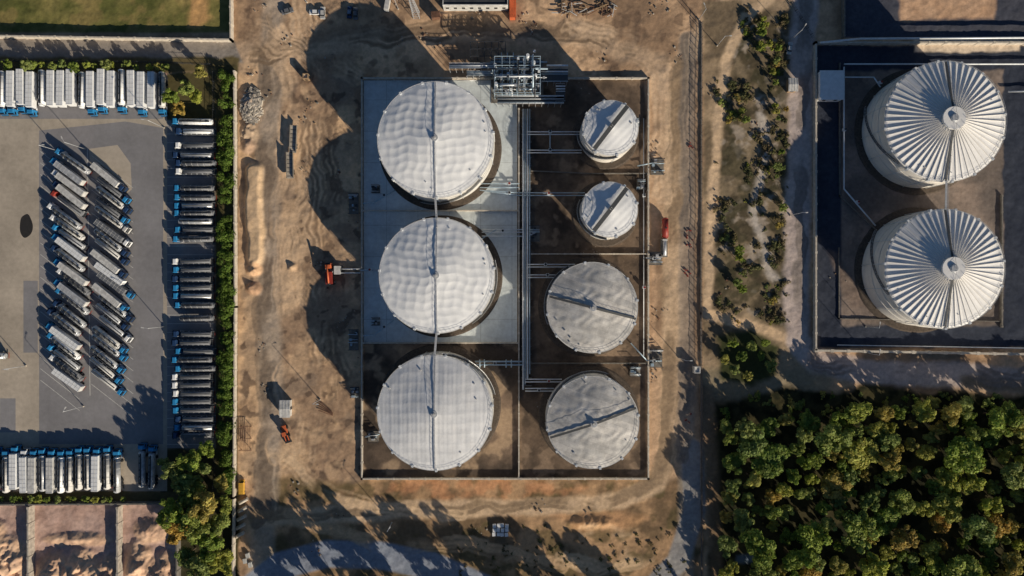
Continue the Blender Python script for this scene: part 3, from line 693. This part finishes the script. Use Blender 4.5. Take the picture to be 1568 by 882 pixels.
def loader(x,y,ang,col,nm='wheel_loader'):
    mb=MB(); mb.box(-.8,0,1.3,3.2,1.9,1.2,col,0,.92); mb.box(.7,0,2.2,1.5,1.6,1.7,glass,0,.85); mb.box(.7,0,3.08,1.5,1.5,.12,col)
    for s_ in(-1,1): mb.beam((1.4,s_*.6,1.6),(3.8,s_*.6,.9),.2,.35,col)
    mb.box(4.1,0,.7,.9,2.6,.9,dsteel,0,.8)
    for sx in(-1.5,1.6):
        for sy in(-1,1): mb.cyl((sx,sy*1.25,.75),(sx,sy*.8,.75),.75,rubber,14)
    mb.obj(nm,(*P(x,y),.05),ang)
loader(438,660,-1.3,orange)
mb=MB(); cab(mb,orange,2.2); mb.box(-.8,0,1.3,6.5,2.4,.4,dsteel); mb.box(-1.5,0,2.3,4.6,2.4,1.7,red); mb.cyl((-3.5,0,3.4),(3.5,0,4.4),.3,orange,8); mb.cyl((-3.6,0,1.5),(-3.6,0,3.5),.5,dsteel,10)
wheelset(mb,-2.4);wheelset(mb,-3.6); mb.obj('truck_crane',(*P(506,420),.03),math.radians(94))
mb=MB(); mb.box(0,0,1.3,2.2,3,2.4,steel); mb.box(0,0,2.6,2.4,3.2,.2,offw); mb.box(1.3,0,1.2,.1,1,1.9,dsteel); mb.obj('equipment_cabinet',(*P(519,414),0))
mb=MB(); mb.cyl((0,-3.4,1.9),(0,3.4,1.9),1.2,red,18); mb.cyl((0,3.4,1.9),(0,4.0,1.9),1.2,red,18,.6); mb.cyl((0,-3.4,1.9),(0,-4.0,1.9),1.2,red,18,.6)
for y in(-2.4,2.4): mb.box(0,y,.5,2.2,.5,1.2,conc)
mb.cyl((0,0,3),(0,0,3.7),.35,dsteel,8); mb.obj('red_pressure_vessel',(*P(1017,350),0))
mb=MB(); mb.box(0,0,.8,2.4,7,1.4,concD); mb.cyl((0,-3,2),(0,3,2),.7,steel,12); mb.box(0,3,2,1.8,.6,1.6,offw); mb.obj('pump_unit',(*P(1016,380),0))
def ytrailer(x,y,ang,L_,nm='flatbed_trailer'):
    mb=MB(); mb.box(0,0,1.2,L_,2.5,.25,rubble)
    for i in range(int(L_/1.6)): mb.box(-L_/2+.8+i*1.6,0,1.36,.1,2.4,.08,dsteel)
    for s_ in(-1,1): mb.box(0,s_*1.25,1.7,L_,.1,.9,concD)
    for X in(-L_*.3,-L_*.2): wheelset(mb,X)
    mb.obj(nm,(*P(x,y),.03),ang)
ytrailer(451,214,math.radians(88),10.5);ytrailer(446,254,math.radians(91),10)
def building(name,x0,y0,x1,y1,h,wm,rmx,win=True,gable=0):
    a=P(x0,y0);c=P(x1,y1);cx,cy=(a[0]+c[0])/2,(a[1]+c[1])/2;sx,sy=c[0]-a[0],a[1]-c[1]
    par=bpy.data.objects.new(name,None);par.location=(cx,cy,0);scene.collection.objects.link(par)
    def ch(mb,n): o=mb.obj(n); o.parent=par; return o
    mb=MB(); mb.box(0,0,h/2,sx,sy,h,wm); ch(mb,'walls')
    mb=MB()
    if gable:
        b=len(mb.v);m=mb.mi(rmx)
        for X in(-sx/2-.3,sx/2+.3): mb.v+=[(X,-sy/2-.3,h+.02),(X,0,h+gable),(X,sy/2+.3,h+.02)]
        mb.face((0,3,4,1),m);mb.face((1,4,5,2),m);mb.face((0,1,2),m);mb.face((3,5,4),m);mb.face((0,2,5,3),m)
        for X in np.linspace(-sx/2,sx/2,int(sx/1.2)+2):
            mb.beam((X,-sy/2-.25,h+.06),(X,0,h+gable+.04),.06,.06,rmx); mb.beam((X,sy/2+.25,h+.06),(X,0,h+gable+.04),.06,.06,rmx)
    else:
        mb.box(0,0,h+.06,sx-.3,sy-.3,.12,rmx)
        for s_ in(-1,1): mb.box(0,s_*(sy/2-.12),h+.3,sx+.02,.3,.62,wm); mb.box(s_*(sx/2-.12),0,h+.31,.3,sy-.5,.6,wm)
        rr=random.Random(int(x0))
        for i in range(int(sx*sy/30)): mb.box(rr.uniform(-.35,.35)*sx,rr.uniform(-.35,.35)*sy,h+.6,rr.uniform(.6,1.8),rr.uniform(.6,1.6),1.0,steel)
    ch(mb,'roof')
    mb=MB()
    for k in range(max(1,int(sx/3))):
        X=-sx/2+(k+.5)*sx/max(1,int(sx/3))
        for s_ in(-1,1): mb.box(X,s_*(sy/2+.03),h*.55,1.2,.08,1.2,glass)
    mb.box(sx/2+.03,0,1.1,.08,1.1,2.2,dsteel); ch(mb,'windows_and_door')
building('warehouse',680,-40,778,17,5,offw,roofdark)
building('pump_house',1249,114,1283,156,4,white,white,gable=.5)
building('site_cabin',433,612,447,636,3,offw,offw,gable=.4)
building('guard_hut',1204,124,1216,142,2.8,wood,offw,gable=.4)
building('site_cabin',1060,560,1069,570,2.6,offw,offw)
building('site_cabin',467,116,475,124,2.4,wood,conc)
def container(x,y,ang,col,L_=6.1):
    mb=MB(); mb.box(0,0,1.3,L_,2.4,2.5,col); 
    for i in range(int(L_/.35)): mb.box(-L_/2+.2+i*.35,0,2.57,.14,2.3,.06,col)
    for s_ in(-1,1):
        for i in range(int(L_/.35)): mb.box(-L_/2+.2+i*.35,s_*1.22,1.3,.14,.06,2.3,col)
    for sx in(-1,1):
        for sy in(-1,1): mb.box(sx*L_/2,sy*1.2,1.32,.16,.16,2.62,dsteel)
    mb.obj('shipping_container',(*P(x,y),.02),ang)
container(785,17,math.pi/2,orange,7);container(668,26,.1,rust,3.4)
mb=MB()
for sx in(-1,1):
    for sy in(-1,1): mb.beam((sx*1.2,sy*1.2,0),(sx*.3,sy*.3,24),.14,.14,steel)
for k in range(12):
    z=k*2;w0=1.2-.9*z/24;w1=1.2-.9*(z+2)/24
    for s_ in(-1,1):
        mb.beam((-w0,s_*w0,z),(w1,s_*w1,z+2),.09,.09,steel);mb.beam((s_*w0,-w0,z),(s_*w1,w1,z+2),.09,.09,steel);mb.beam((-w0,s_*w0,z),(w0,s_*w0,z),.09,.09,steel)
mb.obj('lattice_mast',(*P(638,24,0),0))
def lamp(x,y,h=11,ang=0):
    mb=MB(); mb.cyl((0,0,0),(0,0,h),.14,steel,8,.08); mb.beam((0,0,h),(1.8,0,h+.3),.1,.1,steel); mb.box(1.9,0,h+.3,.9,.35,.15,offw); mb.box(0,0,.25,.5,.5,.5,conc); mb.obj('lamp_post',(*P(x,y),0),ang)
for x,y,a in((92,232,0),(130,228,2),(128,622,1),(252,196,3),(40,560,0),(1098,70,0),(1210,330,0),(1212,60,1),(1325,500,1.5),(1325,540,1.5),(490,612,0),(1070,30,2),(600,800,1),(252,500,3),(610,14,0),(1040,548,0),(470,4,1)): lamp(x,y,10 if x>300 else 12,a)
mb=MB();r=random.Random(8)
for i in range(60):
    a=P(r.uniform(852,940),r.uniform(4,24)); mb.box(a[0],a[1],.25+r.random()*.5,r.uniform(1.5,4.5),.25,.25,r.choice([wood,wood,rust,offw]),r.choice([0,1.57,.4,-.5])+r.uniform(-.2,.2))
mb.obj('timber_stack')
mb=MB()
for i in range(4):
    for j in range(3):
        a=P(757+i*6.2+r.uniform(-.6,.6),804+j*6.6+r.uniform(-.6,.6)); mb.box(a[0],a[1],.55,1.3,1.3,1.0,white,r.uniform(-.1,.15))
        for k in range(3): mb.box(a[0],a[1]-.4+k*.4,.06,1.35,.12,.12,wood,.05)
mb.obj('palletised_bags')
mb=MB()
for i in range(5):
    a=P(374-i*1.5,766+i*13,0); mb.cyl((a[0]-1.6,a[1]-.9,.7),(a[0]+1.6,a[1]+.9,.7),.7,conc,14)
mb.obj('concrete_pipe_stack')
mb=MB()
for (x,y) in((376,858),(380,850),(384,864)): a=P(x,y); mb.box(a[0],a[1],.5,1.4,2,1,offw,.2,.9)
mb.obj('concrete_blocks')
mb=MB()
for i in range(6):
    a=P(370+i*3,650);b2=P(370+i*3,690); mb.beam((*a,1.5),(*b2,1.5),.15,.15,rust)
for y in(652,670,688):
    a=P(368,y);b2=P(388,y); mb.beam((*a,1.67),(*b2,1.67),.15,.15,rust)
    for x in(370,385): q=P(x,y); mb.box(q[0],q[1],.75,.15,.15,1.5,rust)
mb.obj('rusty_steel_frame')
mb=MB()
for i in range(5): a=P(488,612+i*4);b2=P(510,632+i*1); mb.beam((*a,.4),(*b2,.4),.2,.2,rust)
mb.obj('steel_offcuts')
mb=MB();r=random.Random(21)
def deb(x0,y0,x1,y1,n,s0=.2,s1=.8,ms=(rubble,concD,wood,rust,rubble)):
    g=[(r.uniform(x0,x1),r.uniform(y0,y1)) for _ in range(max(2,n//9))]
    for i in range(n):
        c=r.choice(g); x=min(max(c[0]+r.gauss(0,6),x0),x1);y=min(max(c[1]+r.gauss(0,8),y0),y1)
        a=P(x,y); q=r.uniform(s0,s1)*r.uniform(.5,1.2); mb.box(a[0],a[1],q*.25,q,q*r.uniform(.3,1),q*.6,r.choice(ms),r.uniform(0,3),.8)
deb(370,120,552,720,130);deb(380,0,1060,115,150);deb(400,738,1060,870,60);deb(998,130,1068,730,50);deb(1085,50,1205,480,60);deb(816,125,988,730,40,.2,.6);deb(1250,70,1560,530,14,.2,.6);deb(560,530,790,728,24,.2,.6)
mb.obj('construction_debris')
mb=MB()
for i in range(420):
    t=r.uniform(0,6.28);q=r.random()**.6; x=386+17*q*math.cos(t);y=162+28*q*math.sin(t); a=P(x,y); s_=r.uniform(.4,1.7); mb.box(a[0],a[1],1.8*(1-q)+.4,s_,s_*.6,s_*.5,r.choice([rubble,concD,rubble,conc]),r.uniform(0,3),.8)
mb.obj('rubble_heap')
mb=MB()
for (x,y) in((1055,358),(1056,372),(1052,420),(1058,225),(1054,640)):
    for k in range(5): a=P(x+r.uniform(-5,5),y+r.uniform(-8,8)); mb.box(a[0],a[1],.3,r.uniform(.3,1.2),.3,.5,red,r.uniform(0,3))
mb.obj('plastic_barriers')

# ------------------------------------------------------------ vegetation
def leafmat(name,stops,tl=.3):
    m=bpy.data.materials.new(name); m.use_nodes=True; t=m.node_tree; b=t.nodes['Principled BSDF']; b.inputs['Roughness'].default_value=.65; b.inputs['Specular IOR Level'].default_value=.2
    an=t.nodes.new('ShaderNodeAttribute'); an.attribute_name='Col'; oi=t.nodes.new('ShaderNodeObjectInfo'); r=t.nodes.new('ShaderNodeValToRGB')
    cr=r.color_ramp; cr.elements[0].position=0; cr.elements[0].color=(*stops[0][1],1); cr.elements[1].position=1; cr.elements[1].color=(*stops[-1][1],1)
    for p,c in stops[1:-1]: e_=cr.elements.new(p); e_.color=(*c,1)
    t.links.new(oi.outputs['Random'],r.inputs[0])
    mx=t.nodes.new('ShaderNodeVectorMath'); mx.operation='MULTIPLY'; t.links.new(r.outputs[0],mx.inputs[0]); t.links.new(an.outputs['Color'],mx.inputs[1]); t.links.new(mx.outputs[0],b.inputs['Base Color'])
    tr=t.nodes.new('ShaderNodeBsdfTranslucent'); t.links.new(mx.outputs[0],tr.inputs[0]); ms=t.nodes.new('ShaderNodeMixShader'); ms.inputs[0].default_value=tl
    t.links.new(b.outputs[0],ms.inputs[1]);t.links.new(tr.outputs[0],ms.inputs[2]);t.links.new(ms.outputs[0],t.nodes['Material Output'].inputs[0]); return m
LEAF=leafmat('foliage',[(0,(.17,.25,.06)),(.2,(.27,.36,.07)),(.4,(.33,.39,.14)),(.55,(.22,.30,.10)),(.7,(.40,.45,.09)),(.88,(.42,.40,.13)),(1,(.50,.34,.09))],.32)
DRY=leafmat('scrub_foliage',[(0,(.09,.10,.05)),(.4,(.15,.16,.07)),(.7,(.17,.14,.08)),(1,(.24,.20,.12))],.15)
HEDG=leafmat('hedge_foliage',[(0,(.13,.21,.04)),(.5,(.13,.21,.04)),(1,(.13,.21,.04))])
def leaves(cent,rad,nper,rs,size,jit=.38):
    cent=np.asarray(cent);rad=np.asarray(rad)
    n=len(cent); cnt=np.maximum(20,(nper*(rad/np.mean(rad))**1.6)).astype(int); tot=cnt.sum(); bi=np.repeat(np.arange(n),cnt)
    d=rs.normal(size=(tot,3)); d/=np.linalg.norm(d,axis=1)[:,None]; d[:,2]=np.where(d[:,2]<-.3,-d[:,2],d[:,2])
    rr=rad[bi]*(0.62+.45*rs.rand(tot)**.6)
    c=cent[bi]+d*rr[:,None]*np.array([1,1,.85])
    nn=d+rs.normal(size=(tot,3))*jit; nn/=np.linalg.norm(nn,axis=1)[:,None]
    u=np.cross(nn,rs.normal(size=(tot,3))); u/=np.linalg.norm(u,axis=1)[:,None]; v=np.cross(nn,u)
    s=size*(.6+.8*rs.rand(tot))[:,None]; v=v*.7
    q=np.stack([c-u*s,c+v*s*.9,c+u*s,c-v*s*.9],1).reshape(-1,3)
    bc=(.7+.5*rs.rand(n))[bi]*(.75+.5*rs.rand(tot)); col=np.stack([bc*(.92+.2*rs.rand(tot)),bc,bc*.9,np.ones(tot)],-1)
    return q,np.repeat(col,4,0)
def leafmesh(name,mb,q,col,lm=None):
    nb=len(mb.v); fb=list(mb.f); verts=mb.v+[tuple(p) for p in q]
    fs=fb+[(nb+i,nb+i+1,nb+i+2,nb+i+3) for i in range(0,len(q),4)]
    me=bpy.data.meshes.new(name); me.from_pydata(verts,[],fs)
    for m in mb.mats: me.materials.append(m)
    me.materials.append(lm or LEAF); mi=list(mb.m)+[len(mb.mats)]*(len(q)//4); me.polygons.foreach_set('material_index',mi)
    at=me.color_attributes.new('Col','FLOAT_COLOR','POINT'); at.data.foreach_set('color',np.concatenate([np.ones((nb,4)),col]).ravel().astype(np.float32)); me.update(); return me
def treemesh(seed,R,Ht,nb=22,nper=95,size=.42,tall=1.0):
    rs=np.random.RandomState(seed); mb=MB()
    mb.cyl((0,0,-.3),(0,0,Ht*.45),.32*R/4,bark,8,.2*R/4); mb.cyl((0,0,Ht*.45),(0,0,Ht*.85),.2*R/4,bark,6,.05)
    c=[];ra=[]
    if tall==1:
        for k in range(3):
            c.append((rs.normal()*R*.22,rs.normal()*R*.22,Ht*(.62+.1*rs.rand()))); ra.append(R*(.45+.12*rs.rand()))
    for i in range(nb):
        a=rs.rand()*6.28; u=rs.rand(); z=Ht*(.40+.5*u); prof=math.sin(math.pi*min(1,.25+.75*(1-u)**.8))*.9+.12 if tall==1 else (1-u)*.9+.1
        rr=R*prof*math.sqrt(rs.rand()*.8+.2)*.92
        p=(rr*math.cos(a),rr*math.sin(a),z); c.append(p); ra.append(R*(.14+.2*rs.rand()))
        if i%3==0: mb.cyl((0,0,Ht*(.25+.3*u)),p,.09*R/4,bark,5,.03)
    q,col=leaves(np.array(c),np.array(ra),nper,rs,size)
    return leafmesh('deciduous_tree',mb,q,col)
TM=[treemesh(100+i,4.2+.4*(i%3),11+1.2*(i%4),22,95,.38) for i in range(8)]
CM=[treemesh(200+i,3.0,14+i,24,80,.34,2.0) for i in range(2)]
SM=[];DM=[]
for i in range(4):
    rs=np.random.RandomState(300+i);mb=MB()
    for k in range(4): mb.cyl((0,0,-.1),(rs.normal()*.6,rs.normal()*.6,1.2),.06,bark,5,.02)
    c=rs.normal(size=(9,3))*[.8,.8,.3]+[0,0,.9]; q,col=leaves(c,.4+.35*rs.rand(9),50,rs,.2); SM.append(leafmesh('shrub',mb,q,col)); DM.append(leafmesh('dry_shrub',mb,q,col,DRY))
rt=random.Random(77)
def tree(x,y,sc=1.,ms=None,h=8,nm='deciduous_tree'):
    a=P(x,y,h*sc); place(rt.choice(ms or TM),nm,(a[0],a[1],-.1),rt.uniform(0,6.28),(sc*rt.uniform(.9,1.1),sc*rt.uniform(.9,1.1),sc*rt.uniform(.85,1.1)))
def shrub(x,y,sc=1.,ms=None): a=P(x,y,1); place(rt.choice(ms or SM),'shrub',(a[0],a[1],-.1),rt.uniform(0,6.28),(sc*rt.uniform(.8,1.4),sc,sc*.8))
fp=[(1112,644),(1160,650),(1215,632),(1270,650),(1330,622),(1400,628),(1460,614),(1530,630),(1700,622),(1700,1020),(1112,1020)]
pts=[]
tries=0
while len(pts)<250 and tries<30000:
    tries+=1; x=rt.uniform(1105,1690);y=rt.uniform(600,1000)
    if not inpoly(np.array([x]),np.array([y]),fp)[0]: continue
    s_=rt.choice([.55,.65,.8,.95,1.15,1.35,1.6])
    if all((x-a)**2+(y-b)**2>((s_+c_)*14.2)**2 for a,b,c_ in pts): pts.append((x,y,s_))
for x,y,s_ in pts:
    z=rt.uniform(.75,1.2); a=P(x,y,9); ms=TM*4+CM
    place(rt.choice(ms),'deciduous_tree',(a[0],a[1],-.1),rt.uniform(0,6.28),(s_,s_*rt.uniform(.85,1.15),(.45+.5*s_)*z))
for x,y,s_ in [(262,784,1.2),(290,768,1.1),(318,772,1.2),(335,800,1.0),(300,802,1.3),(270,815,1.1),(318,835,1.2),(340,862,1.1),(305,870,1.2),(286,850,.9),(264,150,.75),(284,136,.8),(300,148,.6),(276,168,.6),(268,722,.9),(292,706,1.0),(310,720,.8),(284,738,1.0),(300,745,.8),(310,112,.6),(338,740,.8),(345,770,.8),(250,710,.6),(314,690,.7)]: tree(x,y,s_)
for i in range(20): tree(4+i*13+rt.uniform(-6,6),101+rt.uniform(-3,3),rt.uniform(.25,.5),None,8)
for i in range(14): tree(4+i*14+rt.uniform(-4,4),764,rt.uniform(.2,.36),None,8)
# east scrub: drifts of dry bushes with a few young trees
sm_=fbm(np.linspace(1095,1210,60)[:,None]+np.zeros((60,260)),np.linspace(15,495,260)[None,:]+np.zeros((60,260)),26,500,3)
k=0
while k<260:
    x=rt.uniform(1097,1208);y=rt.uniform(15,495)
    v=sm_[int((x-1095)/115*59),int((y-15)/480*259)]
    if rt.random()>max(0,(v-.45))*6: k+=.05; continue
    if y<120 and x<1130: continue
    shrub(x,y,rt.uniform(.3,1.0),DM if rt.random()<.85 else SM); k+=1
for cx_,cy_,k_,sp in [(1170,60,8,12),(1188,110,5,9),(1192,170,5,8),(1136,180,3,6),(1190,250,5,9),(1136,390,5,7),(1194,320,3,7),(1132,440,4,6)]:
    for i in range(k_): tree(cx_+rt.gauss(0,sp*.5),cy_+rt.gauss(0,sp*1.7),rt.uniform(.2,.42),None,8)
for x,y,s_ in [(1120,525,.45),(1135,545,.5),(1150,530,.45),(1165,545,.4),(1180,560,.5),(1125,565,.45),(1145,575,.4),(1110,550,.4),(1172,525,.35)]: tree(x,y,s_)
for i in range(40): shrub(rt.uniform(1090,1568),rt.uniform(604,640),rt.uniform(.5,1.2))
for i in range(60): shrub(rt.uniform(700,1050),rt.uniform(825,890),rt.uniform(.2,.5),DM)
for i in range(40): shrub(rt.uniform(700,1060),rt.uniform(800,880),rt.uniform(.2,.45),DM)
rs=np.random.RandomState(5);mb=MB();cc=[];rr=[]
for i in range(330):
    x,y=rs.uniform(338,356),rs.uniform(108,752)
    if vnoise(np.array([y/14.]),np.array([3.2]),9)[0]<.25: continue
    a=P(x,y,2); cc.append((a[0],a[1],1.0+rs.rand()*2.4)); rr.append(.7+rs.rand()*1.3)
    if i%3==0: mb.cyl((a[0],a[1],0),(a[0],a[1],2),.08,bark,5)
q,col=leaves(np.array(cc),np.array(rr),85,rs,.3); place(leafmesh('hedge',mb,q,col,HEDG),'hedge')
# woodland south of the site that throws shade across the track
for x,y,z in [(462,905,1.3),(478,930,1.6),(500,918,1.4),(524,940,1.7),(548,925,1.5),(566,945,1.6),(612,935,1.7),(634,925,1.4),(652,945,1.5),(706,935,1.6),(726,925,1.4),(744,945,1.7),(800,945,1.5),(822,935,1.3),(850,950,1.4),(872,940,1.2),(910,950,1.3),(965,945,1.2),(990,955,1.3)]:
    a=P(x,y); place(rt.choice(TM),'deciduous_tree',(a[0],a[1],-.1),rt.uniform(0,6),(1.15,1.15,z))
for i,x in enumerate([440,520,640,740,790,930,1020,860]):
    a=P(x,990); place(rt.choice(TM),'deciduous_tree',(a[0],a[1],-.1),rt.uniform(0,6),1.3)
